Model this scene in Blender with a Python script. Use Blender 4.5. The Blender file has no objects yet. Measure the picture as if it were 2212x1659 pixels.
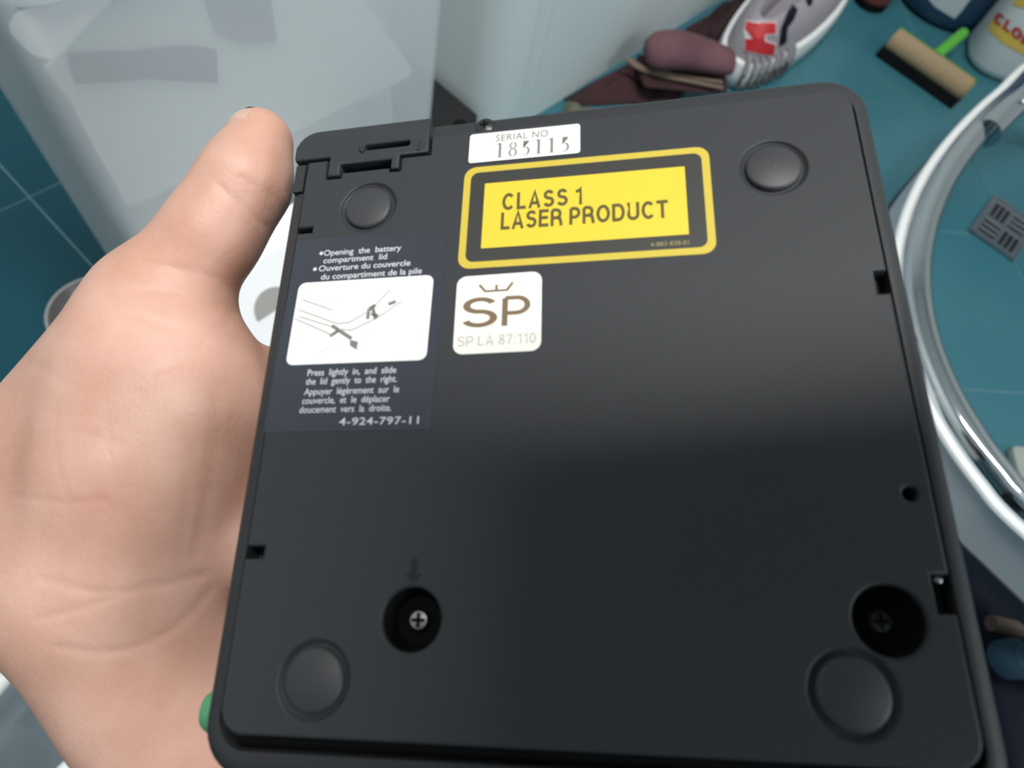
import bpy, bmesh, math, random
import numpy as np
from mathutils import Vector, Matrix
random.seed(7); np.random.seed(7)
scene = bpy.context.scene
COL = scene.collection
# ------------------------------------------------------------------ camera, world, lights, exposure
F = 1450.0                      # focal length in pixels of the 2212 px wide frame
CX, CY = 1106.0, 829.5
H = 0.65                        # camera height (the photographer squats)
R = np.array([[0.9410217651, 0.3383460323, 0.0],
              [0.2970963179, -0.8262963796, 0.4785060824],
              [0.1619006344, -0.4502846382, -0.8780842381]])   # camera (x right, y down, z forward) -> world
CAM = np.array([0.0, 0.0, H])
cd = bpy.data.cameras.new('camera'); cam = bpy.data.objects.new('camera', cd); COL.objects.link(cam)
cd.sensor_width = 36.0; cd.lens = F/2212*36.0; cd.clip_start = 0.004; cd.clip_end = 20
xr, up, bk = R@np.array([1, 0, 0]), R@np.array([0, -1, 0]), R@np.array([0, 0, -1])
cam.matrix_world = Matrix(((xr[0], up[0], bk[0], 0), (xr[1], up[1], bk[1], 0), (xr[2], up[2], bk[2], H), (0, 0, 0, 1)))
cd.dof.use_dof = True; cd.dof.focus_distance = 0.19; cd.dof.aperture_fstop = 15.0; cd.dof.aperture_blades = 0
scene.camera = cam
w = bpy.data.worlds.new('world'); scene.world = w; w.use_nodes = True
w.node_tree.nodes['Background'].inputs[0].default_value = (0.62, 0.68, 0.74, 1)
w.node_tree.nodes['Background'].inputs[1].default_value = 0.05
vs = scene.view_settings; vs.view_transform = 'Standard'; vs.look = 'None'; vs.gamma = 1; vs.use_curve_mapping = False
vs.exposure = 0.0
LAMP_POS = (0.10, 0.125, 2.27); LAMP_W = 35.0
ld = bpy.data.lights.new('lamp_light', 'AREA'); ld.shape = 'RECTANGLE'; ld.size = 1.20; ld.size_y = 0.06; ld.energy = LAMP_W
ld.color = (1.0, 0.985, 0.96)
lo = bpy.data.objects.new('lamp_light', ld); COL.objects.link(lo); lo.location = (LAMP_POS[0], LAMP_POS[1], LAMP_POS[2]-0.035)

FILL_POS = (1.33, -0.30, 1.50); FILL_W = 8.0  # invented side light, added to lift the pale bins
wd_ = bpy.data.lights.new('bin_fill_light', 'AREA'); wd_.shape = 'RECTANGLE'; wd_.size = 0.62; wd_.size_y = 0.62; wd_.energy = FILL_W; wd_.color = (.86, .94, 1.0)
wl = bpy.data.objects.new('bin_fill_light', wd_); COL.objects.link(wl); wl.location = (FILL_POS[0]-.03, FILL_POS[1], FILL_POS[2]); wl.rotation_euler = (0, math.radians(90), 0)

# ------------------------------------------------------------------ helpers
def nz(v): v = np.array(v, float); return v/np.linalg.norm(v)
def ray(px, py): return R@np.array([px-CX, py-CY, F])
def on_floor(px, py, z=0.0):
    v = ray(px, py); t = (z-H)/v[2]; return CAM+t*v
AW = np.array([-0.89554319, 0.44497459, 0]); BW = np.array([0.44497459, 0.89554319, 0])   # tile grid axes
GRID_ROT = math.atan2(BW[1], BW[0])
def on_a(px, py, a):            # point of the vertical plane a = const -> (b, z)
    v = ray(px, py); t = (a-CAM@AW)/(v@AW); q = CAM+t*v; return float(q@BW), float(q[2])

def mat(name, base=(.5, .5, .5), rough=.5, metal=0, noise=None, bump=None, spec=None, trans=0, emit=None, alpha_mix=0, sss=0, coat=0):
    m = bpy.data.materials.new(name); m.use_nodes = True
    nt = m.node_tree; b = nt.nodes['Principled BSDF']; out = nt.nodes['Material Output']
    b.inputs['Base Color'].default_value = (*base, 1); b.inputs['Roughness'].default_value = rough; b.inputs['Metallic'].default_value = metal
    if spec is not None: b.inputs['Specular IOR Level'].default_value = spec
    if trans: b.inputs['Transmission Weight'].default_value = trans
    if coat: b.inputs['Coat Weight'].default_value = coat
    if sss:
        b.inputs['Subsurface Weight'].default_value = sss; b.inputs['Subsurface Radius'].default_value = (1, .35, .2); b.inputs['Subsurface Scale'].default_value = .004
    if emit: b.inputs['Emission Color'].default_value = (*emit[0], 1); b.inputs['Emission Strength'].default_value = emit[1]
    tc = nt.nodes.new('ShaderNodeTexCoord')
    if noise:                   # (scale, second colour, amount)
        n = nt.nodes.new('ShaderNodeTexNoise'); n.inputs['Scale'].default_value = noise[0]; n.inputs['Detail'].default_value = 4
        nt.links.new(tc.outputs['Object'], n.inputs['Vector'])
        r = nt.nodes.new('ShaderNodeValToRGB'); r.color_ramp.elements[0].position = .5-.5*noise[2]; r.color_ramp.elements[1].position = .5+.5*noise[2]
        r.color_ramp.elements[0].color = (*base, 1); r.color_ramp.elements[1].color = (*noise[1], 1)
        nt.links.new(n.outputs['Fac'], r.inputs[0]); nt.links.new(r.outputs[0], b.inputs['Base Color'])
    if bump:                    # (scale, strength, distance)
        n = nt.nodes.new('ShaderNodeTexNoise'); n.inputs['Scale'].default_value = bump[0]; n.inputs['Detail'].default_value = 3
        nt.links.new(tc.outputs['Object'], n.inputs['Vector'])
        bp = nt.nodes.new('ShaderNodeBump'); bp.inputs['Strength'].default_value = bump[1]; bp.inputs['Distance'].default_value = bump[2]
        nt.links.new(n.outputs['Fac'], bp.inputs['Height']); nt.links.new(bp.outputs[0], b.inputs['Normal'])
    if alpha_mix:
        t = nt.nodes.new('ShaderNodeBsdfTransparent'); mx = nt.nodes.new('ShaderNodeMixShader'); mx.inputs[0].default_value = alpha_mix
        nt.links.new(b.outputs[0], mx.inputs[1]); nt.links.new(t.outputs[0], mx.inputs[2]); nt.links.new(mx.outputs[0], out.inputs[0])
    return m

def sharp(me, deg=35):
    for p in me.polygons: p.use_smooth = True
    me.set_sharp_from_angle(angle=math.radians(deg))

def obj(name, verts, faces, m, parent=None, smooth=35, loc=None, rz=0):
    me = bpy.data.meshes.new(name); me.from_pydata([tuple(map(float, v)) for v in verts], [], [tuple(f) for f in faces]); me.update()
    bm = bmesh.new(); bm.from_mesh(me); bmesh.ops.recalc_face_normals(bm, faces=bm.faces); bm.to_mesh(me); bm.free()
    if smooth: sharp(me, smooth)
    me.materials.append(m)
    o = bpy.data.objects.new(name, me); COL.objects.link(o)
    if parent: o.parent = parent
    if loc is not None: o.location = loc
    if rz: o.rotation_euler = (0, 0, rz)
    return o
def empty(name, loc=(0, 0, 0), rz=0):
    o = bpy.data.objects.new(name, None); o.empty_display_size = .02; COL.objects.link(o); o.location = loc; o.rotation_euler = (0, 0, rz); return o
def tag(o, label=None, cat=None, group=None, kind=None):
    if label: o['label'] = label
    if cat: o['category'] = cat
    if group: o['group'] = group
    if kind: o['kind'] = kind
    return o
def merge(*parts):
    V, Fc = [], []
    for v, f in parts:
        k = len(V); V += list(v); Fc += [tuple(i+k for i in q) for q in f]
    return V, Fc
def box(x0, x1, y0, y1, z0, z1):
    v = [(x, y, z) for z in (z0, z1) for y in (y0, y1) for x in (x0, x1)]
    return v, [(0, 1, 3, 2), (4, 5, 7, 6), (0, 1, 5, 4), (2, 3, 7, 6), (0, 2, 6, 4), (1, 3, 7, 5)]
def loft(rings, cap0=True, cap1=True, closed=True):
    n = len(rings[0]); V = [tuple(p) for r in rings for p in r]; Fc = []
    for i in range(len(rings)-1):
        for j in range(n if closed else n-1):
            k = (j+1) % n; Fc.append((i*n+j, i*n+k, (i+1)*n+k, (i+1)*n+j))
    if cap0: Fc.append(tuple(range(n)))
    if cap1: Fc.append(tuple(range((len(rings)-1)*n, len(rings)*n)))
    return V, Fc
def lathe(prof, seg=32, cx=0, cy=0):
    rings = [[(cx+r*math.cos(2*math.pi*j/seg), cy+r*math.sin(2*math.pi*j/seg), z) for j in range(seg)] for r, z in prof]
    return loft(rings)
def rr(x0, y0, x1, y1, r, n=8):
    P = []
    for cx, cy, a0 in ((x1-r, y1-r, 0), (x0+r, y1-r, 90), (x0+r, y0+r, 180), (x1-r, y0+r, 270)):
        for i in range(n+1):
            t = math.radians(a0+90*i/n); P.append((cx+r*math.cos(t), cy+r*math.sin(t)))
    return P
def tube(path, rad, seg=14, closed=False, flat=1.0):
    P = [np.array(p, float) for p in path]; n = len(P); rings = []; ref = np.array([0, 0, 1.])
    for i in range(n):
        a = P[(i-1) % n] if (closed or i > 0) else P[i]; b = P[(i+1) % n] if (closed or i < n-1) else P[i]
        t = nz(b-a); s = np.cross(t, ref)
        if np.linalg.norm(s) < 1e-3: s = np.cross(t, [1, 0, 0.])
        s = nz(s); u = np.cross(s, t); r = rad[i] if hasattr(rad, '__len__') else rad
        rings.append([P[i]+r*(s*math.cos(2*math.pi*j/seg)+flat*u*math.sin(2*math.pi*j/seg)) for j in range(seg)])
    if closed: rings.append(rings[0]); return loft(rings, False, False)
    return loft(rings)
def catmull(P, k=8, closed=False):
    P = [np.array(p, float) for p in P]; n = len(P); out = []
    for i in range(n if closed else n-1):
        g = lambda q: P[q % n] if closed else P[min(max(q, 0), n-1)]
        p0, p1, p2, p3 = g(i-1), g(i), g(i+1), g(i+2)
        for j in range(k):
            t = j/k; out.append(.5*((2*p1)+(-p0+p2)*t+(2*p0-5*p1+4*p2-p3)*t*t+(-p0+3*p1-3*p2+p3)*t**3))
    if not closed: out.append(P[-1])
    return out
def curve_mesh(cu):
    o = bpy.data.objects.new('tmp', cu); COL.objects.link(o); bpy.context.view_layer.update()
    dg = bpy.context.evaluated_depsgraph_get(); me = bpy.data.meshes.new_from_object(o.evaluated_get(dg))
    bpy.data.objects.remove(o); return me
def plate(name, polys, z0, z1, m, parent=None, bevel=0, smooth=40):
    cu = bpy.data.curves.new(name, 'CURVE'); cu.dimensions = '2D'; cu.fill_mode = 'BOTH'
    cu.extrude = max((z1-z0)/2-bevel, 1e-6); cu.bevel_depth = bevel; cu.bevel_resolution = 2; cu.offset = -bevel
    for P in polys:
        s = cu.splines.new('POLY'); s.points.add(len(P)-1)
        for q, (x, y) in zip(s.points, P): q.co = (x, y, 0, 1)
        s.use_cyclic_u = True
    me = curve_mesh(cu); me.name = name
    for v in me.vertices: v.co.z += (z0+z1)/2
    sharp(me, smooth); me.materials.clear(); me.materials.append(m)
    o = bpy.data.objects.new(name, me); COL.objects.link(o)
    if parent: o.parent = parent
    return o
def flat_poly(name, polys, z, m, parent): return plate(name, polys, z, z+.00003, m, parent)
_CAP = {}
def text_mesh(s, bold=0.0, spacing=1.0):
    cu = bpy.data.curves.new('t', 'FONT'); cu.body = s; cu.size = 1; cu.offset = bold; cu.space_character = spacing; cu.fill_mode = 'FRONT'; cu.extrude = 0
    return curve_mesh(cu)
def lettering(s, x0, x1, base, cap, m, parent, z, bold=0.0, spacing=1.0, name='lettering', slope=0.0, unit=.001, ydown=True):
    """a line of print from x0 to x1 with its baseline at base and capitals cap high"""
    me = text_mesh(s, bold, spacing)
    if 'H' not in _CAP:
        t = text_mesh('H'); _CAP['H'] = max(v.co.y for v in t.vertices)
    xs = [v.co.x for v in me.vertices]; a, b = min(xs), max(xs); k = (x1-x0)/(b-a); ky = cap/_CAP['H']
    for v in me.vertices:
        x = x0+(v.co.x-a)*k; y = v.co.y*ky
        yy = -(base+slope*(x-x0))+y if ydown else base+slope*(x-x0)+y
        v.co = (x*unit, yy*unit, z)
    me.materials.clear(); me.materials.append(m); me.name = name
    o = bpy.data.objects.new(name, me); COL.objects.link(o); o.parent = parent; return o

def arc_pts(cx, cy, rx, ry, a0, a1, n=14): return [(cx+rx*math.cos(math.radians(a0+(a1-a0)*k/n)), cy+ry*math.sin(math.radians(a0+(a1-a0)*k/n))) for k in range(n+1)]
def glyph(c, s):                # grotesque capitals as centre lines, cap height 1, stroke s -> (advance width, polylines)
    l, h = s/2, 1-s/2; m = .52
    def bowl(x0, w_, y0, y1): r = (y1-y0)/2; return [(x0, y1), (w_-l-r, y1)]+arc_pts(w_-l-r, (y0+y1)/2, r, r, 90, -90, 10)[1:]+[(x0, y0)]
    if c == 'C': return .74, [arc_pts(.39, .5, .39-l, .5-l, 42, 318, 22)]
    if c == 'O': return .80, [arc_pts(.40, .5, .40-l, .5-l, 0, 360, 28)]
    if c == '0': return .58, [arc_pts(.29, .5, .29-l, .5-l, 0, 360, 26)]
    if c == 'D': return .74, [[(l, l), (l, h), (.36, h)]+arc_pts(.36, .5, .38-l, .5-l, 90, -90, 14)[1:]+[(l, l)]]
    if c == 'L': return .56, [[(l, 1), (l, l), (.56, l)]]
    if c == 'A': return .74, [[(l*.9, 0), (.37, h+l*.6), (.74-l*.9, 0)], [(.17, .30), (.57, .30)]]
    if c == 'S':
        r1, r2 = (h-m)/2, (m-l)/2; return .66, [arc_pts(.33, m+r1, .31-l, r1, 18, 270, 16)+arc_pts(.33, l+r2, .33-l, r2, 90, -160, 16)[1:]]
    if c == 'E': return .60, [[(.60, h), (l, h), (l, l), (.60, l)], [(l, m), (.56, m)]]
    if c == 'R': return .70, [[(l, 0), (l, h)], bowl(l, .66, .46, h), [(.40, .46), (.56, .40), (.60, .25), (.64, 0)]]
    if c == 'P': return .66, [[(l, 0), (l, h)], bowl(l, .66, .42, h)]
    if c == 'U': return .72, [[(l, 1), (l, .34)]+arc_pts(.36, .36-l*.1, .36-l, .36-l*1.1, 180, 360, 14)+[(.72-l, 1)]]
    if c == 'T': return .66, [[(0, h), (.66, h)], [(.33, h), (.33, 0)]]
    if c == '1': return .40, [[(.30, 0), (.30, h), (.22, h-.10), (.02, h-.14)]]
    if c == '7': return .54, [[(0, h), (.54-l, h), (.30, .45), (.20, 0)]]
    if c == '8': return .58, [arc_pts(.29, .755, .25-l, .245-l, 0, 360, 20), arc_pts(.29, .265, .29-l, .265-l, 0, 360, 20)]
    if c == ':': return .20, [[(.1, 0), (.1, s*1.1)], [(.1, .5), (.1, .5+s*1.1)]]
    if c == 'X': return .68, [[(.04, 0), (.64, 1)], [(.64, 0), (.04, 1)]]
    return .30, []
def stroke_text(txt, s, gap=.12):
    V, Fc, x = [], [], 0.0
    for c in txt:
        w_, pls = glyph(c, s)
        for P in pls:
            P = [np.array(p) for p in P]; n = len(P); loop = np.linalg.norm(P[0]-P[-1]) < 1e-6
            for i in range(n):
                a = P[i]-P[i-1] if i > 0 else (P[0]-P[-2] if loop else None); b = P[i+1]-P[i] if i < n-1 else (P[1]-P[0] if loop else None)
                a = b if a is None else a; b = a if b is None else b; a, b = nz(a), nz(b)
                t = nz(a+b) if np.linalg.norm(a+b) > .2 else b; nn = np.array([-t[1], t[0]]); mi = min(1/max(abs(t@b), .45), 1.8)
                for sg in (-1, 1): q = P[i]+nn*sg*s/2*mi; V.append((x+q[0], q[1]))
                if i: k = len(V); Fc.append((k-4, k-2, k-1, k-3))
        x += w_+(gap if c != ' ' else 0)
    return V, Fc
def print_caps(txt, x0, x1, base, cap, m, parent, z, s=.14, gap=.12):
    V, Fc = stroke_text(txt, s, gap); xs = [v[0] for v in V]; a, b = min(xs), max(xs)
    return obj('lettering', [((x0+(v[0]-a)/(b-a)*(x1-x0))*.001, -(base-v[1]*cap)*.001, z+i%3*1e-7) for i, v in enumerate(V)], Fc, m, parent, smooth=0)

# ------------------------------------------------------------------ materials
M = {}
M['plastic'] = mat('black_plastic', (.036, .038, .042), .55, spec=.3, bump=(2600, .10, .0002))
M['plastic_rim'] = mat('black_plastic_rim', (.031, .032, .035), .5, spec=.35, bump=(2600, .08, .0002))
M['hole'] = mat('recess_shade_black', (.004, .004, .004), .8, spec=.15)  # shade of wells and gaps put into the colour; hinge nub shares it
M['rubber'] = mat('rubber_foot', (.040, .041, .045), .5)
M['screw'] = mat('screw_steel', (.35, .34, .33), .3, 1)
M['darkscrew'] = mat('screw_black', (.05, .05, .05), .35, .6)
M['white_label'] = mat('label_white', (.90, .90, .86), .5)
M['cream_label'] = mat('label_cream', (.90, .87, .78), .5)
M['yellow'] = mat('label_yellow', (.80, .58, .035), .5)
M['yellow_edge'] = mat('label_yellow_edge', (.62, .47, .05), .5)
M['label_black'] = mat('label_black', (.036, .035, .030), .45)
M['instr_black'] = mat('label_dark', (.033, .036, .050), .33)
M['ink'] = mat('ink_olive', (.10, .075, .012), .6)
M['ink_brown'] = mat('ink_brown', (.19, .125, .07), .6)
M['ink_grey'] = mat('ink_grey', (.50, .48, .44), .6)
M['ink_dark'] = mat('ink_dark_grey', (.22, .20, .18), .6)
M['ink_white'] = mat('ink_white', (.62, .63, .66), .6)
M['ink_yellow'] = mat('ink_pale_yellow', (.35, .30, .12), .6)
M['emboss'] = mat('emboss_dark', (.008, .008, .009), .7)
M['green_plastic'] = mat('green_plastic', (.10, .36, .18), .4)
M['skin'] = mat('skin', (.57, .29, .20), .48, noise=(42, (.73, .45, .36), .45), bump=(900, .18, .0006), sss=.12)
M['nail'] = mat('nail', (.66, .42, .33), .3)
M['shirt'] = mat('shirt_cloth', (.03, .032, .04), .9)
M['hair'] = mat('hair_black', (.01, .009, .008), .5)
M['phone'] = mat('phone_black', (.008, .008, .009), .35)
M['glass'] = mat('lens_glass', (.01, .01, .012), .08)

# ------------------------------------------------------------------ the setting
M['tile_dark'] = mat('tile_dark_teal', (.003, .046, .070), .3, spec=.22, noise=(3.2, (.006, .072, .098), .6))
M['tile_light'] = mat('tile_teal', (.030, .145, .190), .28, spec=.3, noise=(4.0, (.056, .185, .215), .6))
M['grout'] = mat('grout', (.10, .22, .26), .8, noise=(9, (.18, .30, .34), .5))
M['wall'] = mat('wall_paint', (.74, .77, .77), .6)
M['wall_tile'] = mat('wall_tile_teal', (.04, .12, .15), .35, noise=(3, (.06, .16, .19), .5))
M['ceil'] = mat('ceiling_paint', (.82, .83, .82), .8)
X0, X1, Y0, Y1, ZC = -1.35, 1.35, -1.25, 2.25, 2.36
fl = obj('floor', *box(X0-.1, X1+.1, Y0-.1, Y1+.1, -.06, -.0013), M['grout'], smooth=0); tag(fl, 'teal tiled bathroom floor with pale grout lines', kind='structure')
for nm, b in (('wall_left', (X0-.1, X0, Y0-.1, Y1+.1, 0, ZC)), ('wall_right', (X1, X1+.1, Y0-.1, Y1+.1, 0, ZC)), ('wall_back', (X0, X1, Y1, Y1+.1, 0, ZC)), ('wall_front', (X0, X1, Y0-.1, Y0, 0, ZC))):
    tag(obj(nm, *box(*b), M['wall_tile' if nm == 'wall_front' else 'wall'], smooth=0), kind='structure')
tag(obj('ceiling', *box(X0-.1, X1+.1, Y0-.1, Y1+.1, ZC, ZC+.1), M['ceil'], smooth=0), kind='structure')

def clip(P, f):                 # keep the part of polygon P where f >= 0
    out = []
    for i in range(len(P)):
        a, b = P[i], P[(i+1) % len(P)]; fa, fb = f(a), f(b)
        if fa >= 0: out.append(a)
        if fa*fb < 0: t = fa/(fa-fb); out.append((a[0]+(b[0]-a[0])*t, a[1]+(b[1]-a[1])*t))
    return out
def tiles(u, v, u0, v0, size, halfplane, m):
    """square tiles on axes u, v with a corner at (u0, v0)"""
    for i in range(-16, 17):
        for j in range(-16, 17):
            g = .0009; P = [u*(u0+(i+a)*size+(g if a == 0 else -g))+v*(v0+(j+b)*size+(g if b == 0 else -g)) for a, b in ((0, 0), (1, 0), (1, 1), (0, 1))]
            P = [(p[0], p[1]) for p in P]
            for f in (lambda q: q[0]-X0, lambda q: X1-q[0], lambda q: q[1]-Y0, lambda q: Y1-q[1], halfplane):
                P = clip(P, f)
                if len(P) < 3: break
            if len(P) < 3: continue
            A = .5*abs(sum(P[k][0]*P[(k+1) % len(P)][1]-P[(k+1) % len(P)][0]*P[k][1] for k in range(len(P))))
            if A < 2e-4: continue
            c = np.mean(np.array(P), 0); dz = random.uniform(-.0002, .0002)
            ins = [(c+(np.array(p)-c)*(1-.0012/np.linalg.norm(np.array(p)-c))) for p in P]
            rings = [[(p[0], p[1], -.01) for p in P], [(p[0], p[1], -.0007+dz) for p in P], [(p[0], p[1], dz) for p in ins]]
            obj('tile', *loft(rings), m, fl, smooth=0)
BCUT = .50
tiles(AW, BW, .682, .075, .26, lambda q: BCUT-.0016-(q[0]*BW[0]+q[1]*BW[1]), M['tile_dark'])
DU, DV = nz(AW+BW), nz(BW-AW)
tiles(DU, DV, .884/math.sqrt(2), 1.203/math.sqrt(2), .259, lambda q: (q[0]*BW[0]+q[1]*BW[1])-BCUT-.0016, M['tile_light'])

# ceiling lamp (gives the room its light)
M['lamp_white'] = mat('lamp_housing', (.85, .85, .85), .4)
M['lamp_tube'] = mat('lamp_tube', (1, 1, 1), .4, emit=((1, .985, .96), 6.0))
lamp = empty('ceiling_lamp', (LAMP_POS[0], LAMP_POS[1], ZC)); tag(lamp, 'white tube lamp on the ceiling above the player', 'lamp')
obj('housing', *box(-.64, .64, -.035, .035, -.05, 0), M['lamp_white'], lamp, smooth=0)
obj('tube', *tube([(-.60, 0, -.068), (.60, 0, -.068)], .015, 12), M['lamp_tube'], lamp)
lo.location = (LAMP_POS[0], LAMP_POS[1], ZC-.09)

# added window high in the right wall, its glow brightens the bins
M['added_pane'] = mat('added_glow_pane', (.8, .85, .9), .5, emit=((.86, .94, 1.0), 3.0))
added_win = obj('added_window_1', *merge(box(-.025, .02, -.36, .36, -.36, -.31), box(-.025, .02, -.36, .36, .31, .36), box(-.025, .02, -.36, -.31, -.31, .31), box(-.025, .02, .31, .36, -.31, .31), box(-.02, .02, -.012, .012, -.31, .31)), M['lamp_white'], smooth=0, loc=FILL_POS); tag(added_win, kind='structure')
obj('added_glow_pane', *box(0, .006, -.31, .31, -.31, .31), M['added_pane'], added_win, smooth=0)
# floor drain
M['steel'] = mat('drain_steel', (.30, .33, .37), .35, .9, bump=(300, .15, .001))
M['dark'] = mat('dark_gap', (.004, .006, .008), .6)
dT, dL, dB = on_floor(2145, 427), on_floor(2093, 499), on_floor(2181, 563)
ang = math.atan2(*(dT-dL)[1::-1]); Ld = np.linalg.norm(dT-dL); Wd = np.linalg.norm(dB-dL)*1.03
drain = empty('floor_drain', (dL[0], dL[1], 0), ang); tag(drain, 'slotted steel floor drain set in the teal tiles', 'drain')
def rect(x0, y0, x1, y1): return [(x0, y0), (x1, y0), (x1, y1), (x0, y1)]
holes, rims = [], []
for qi in range(2):
    for qj in range(2):
        x0, y0 = Ld*(.07+.45*qi), -Wd*(.93-.45*qj); lx, ly = Ld*.39, Wd*.39
        for s in range(3):
            if (qi+qj) % 2 == 1: r_ = rect(x0+lx*(.08+.32*s), y0+ly*.02, x0+lx*(.28+.32*s), y0+ly*.96)
            else: r_ = rect(x0+lx*.04, y0+ly*(.08+.32*s), x0+lx*.98, y0+ly*(.28+.32*s))
            holes.append(r_)
plate('grate', [rect(0, -Wd, Ld, 0)]+holes, .0008, .004, M['steel'], drain, bevel=.0006)
obj('sump', *box(.002, Ld-.002, -Wd+.002, -.002, .0003, .0009), M['dark'], drain, smooth=0)
obj('frame', *merge(box(-.002, Ld+.002, -.0005, .002, .0003, .005), box(-.002, Ld+.002, -Wd-.002, -Wd+.0005, .0003, .005), box(-.002, .0005, -Wd, 0, .0003, .005), box(Ld-.0005, Ld+.002, -Wd, 0, .0003, .005)), M['steel'], drain, smooth=0)

# ------------------------------------------------------------------ portable player
O = np.array([-0.05173951, -0.06011142, 0.16078502]); XV = np.array([0.98320713, -0.0453985, -0.17675612])
NV = nz([-0.18120904, -0.35756757, -0.91613794]); YV = np.cross(NV, XV)
PW, PL = 127.0, 135.5
pc = O+XV*PW*.0005-YV*PL*.0005
wx, wy, wn, wo = R@XV, R@YV, R@NV, CAM+R@pc
player = empty('portable_cd_player'); player.matrix_world = Matrix(((wx[0], wy[0], wn[0], wo[0]), (wx[1], wy[1], wn[1], wo[1]), (wx[2], wy[2], wn[2], wo[2]), (0, 0, 0, 1)))
tag(player, 'black portable disc player held underside up with yellow and white stickers', 'disc player')
PM = np.array([wx, wy, wn])     # rows: local axes in world
def pl(px, py, N=0.0):          # pixel -> player millimetres (X right, Y down from the top left corner) on the plane N mm above the base
    c, d = PM@(CAM-wo)*1000, PM@ray(px, py); t = (N-c[2])/d[2]; q = c+t*d
    return np.array([q[0]+PW/2, PL/2-q[1]])
def L(X, Y): return ((X-PW/2)*.001, (PL/2-Y)*.001)
def LP(P): return [L(*p) for p in P]
def rring(x0, y0, x1, y1, r, z): return [(*L(x, y), z*.001) for x, y in rr(x0, y0, x1, y1, r, 8)]
T = 27.0
rings = [rring(5, 5, 122, PL-5, 6, -T), rring(1.5, 1.5, PW-1.5, PL-1.5, 8, -T+1), rring(0, 0, PW, PL, 9, -T+4), rring(0, 0, PW, PL, 9, -5)]
for k in range(1, 6):
    t = math.radians(90*k/5); i = 3*(1-math.cos(t)); rings.append(rring(i, i, PW-i, PL-i, 9-i*.8, -5+3.6*math.sin(t)))
rings += [rring(3.6, 4.8, PW-3.4, PL-4.6, 5.5, -1.4), rring(3.7, 4.9, PW-3.5, PL-4.8, 5.3, -1.8), rring(3.8, 5, PW-3.6, PL-5, 5.2, -6.0)]
obj('case', *loft(rings), M['plastic_rim'], player, smooth=50)
def circ(x, y, r, n=40): return [(x+r*math.cos(2*math.pi*k/n), y+r*math.sin(2*math.pi*k/n)) for k in range(n)]
FEET = [(20.7, 23.4), (106.1, 23.3), (106.6, 118.8), (20.9, 119.4)]
SCREWS = [(37.4, 109.4), (113.3, 108.4)]
lid_edge = [(4.2, 9.2), (9.3, 9.2), (9.3, 14.6), (13.2, 14.6), (13.2, 13.2), (24.6, 13.2), (24.6, 14.3), (27.4, 14.3), (27.4, 10.7), (34.2, 10.7), (34.2, 5.2)]
# outline: rounded plate, with the corner taken by the battery lid cut away
def corner_arc(cx, cy, r, a0): return [(cx+r*math.cos(math.radians(a0+90*k/8)), cy+r*math.sin(math.radians(a0+90*k/8))) for k in range(9)]
xa, xb, ya, yb, rc = 4.4, PW-4.2, 5.5, 128.3, 4.5
def notch(x, d, y0, y1): return [(x, y0), (x+d, y0), (x+d, y1), (x, y1)]
pts = corner_arc(xb-rc, yb-rc, rc, 0)+corner_arc(xa+rc, yb-rc, rc, 90)+notch(xa, 3.7, 99.3, 97.0)+notch(xa, 3.6, 28.7, 27.2)+[(xa, 9.2)]+lid_edge[1:-1]+[(34.2, ya)]
pts += corner_arc(xb-rc, ya+rc, rc, 270)+notch(xb, -2.2, 48.2, 52.9)+notch(xb, -2.6, 101.6, 107.4)
polys = [pts]+[circ(x, y, 6.3) for x, y in FEET]+[circ(x, y, 5.3) for x, y in SCREWS]+[circ(119.6, 89.1, 1.2, 20)]
bp = plate('base_plate', [LP(P) for P in polys], -.0042, 0, M['plastic'], player, bevel=.0005, smooth=45)
# sloped front edge between plate and rim, its dark reflection painted black
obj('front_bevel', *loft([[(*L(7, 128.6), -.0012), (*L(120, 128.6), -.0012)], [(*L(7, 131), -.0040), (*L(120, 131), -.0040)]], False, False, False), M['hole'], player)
# battery lid
lid = [(0.9, 7.6), (.9, 4.5)]+[(6.2-5.3*math.cos(math.radians(t)), 5.9-5.3*math.sin(math.radians(t))) for t in range(15, 91, 15)]+[(33.6, .5), (33.6, 10.1), (26.9, 10.1), (26.9, 13.7), (25.1, 13.7), (25.1, 11.0), (12.7, 11.0), (12.7, 14.0), (9.9, 14.0), (9.9, 8.6), (1.2, 8.6)]
lidslot = rr(18.0, 6.2, 29.2, 7.7, .6, 3)
bl = plate('battery_lid', [LP(lid), LP(lidslot)], -.0035, .0003, M['plastic'], player, bevel=.0004, smooth=45)
obj('slot_lip', *tube([(*L(17.6, 5.6), .0004), (*L(17.4, 7.6), .0005), (*L(18.2, 8.4), .0004)], .00045, 8), M['plastic'], bl)
obj('lid_rib', *box(L(31.2, 0)[0], L(31.6, 0)[0], L(0, 9.6)[1], L(0, 7.0)[1], .0002, .0007), M['plastic_rim'], bl)
obj('side_latch', *box(L(1.3, 0)[0], L(3.7, 0)[0], L(0, 16.8)[1], L(0, 9.4)[1], -.003, -.0006), M['plastic_rim'], player)
obj('battery_door_gap_shade', *box(L(12.6, 0)[0], L(25.2, 0)[0], L(0, 13.1)[1], L(0, 11.1)[1], -.0045, -.0038), M['hole'], player)
obj('hinge_nub', *lathe([(.0001, -.0075), (.0022, -.0075), (.0022, -.004), (.0016, -.0028), (.0001, -.0025)], 16, *L(39.6, .5)), M['hole'], player)
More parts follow.
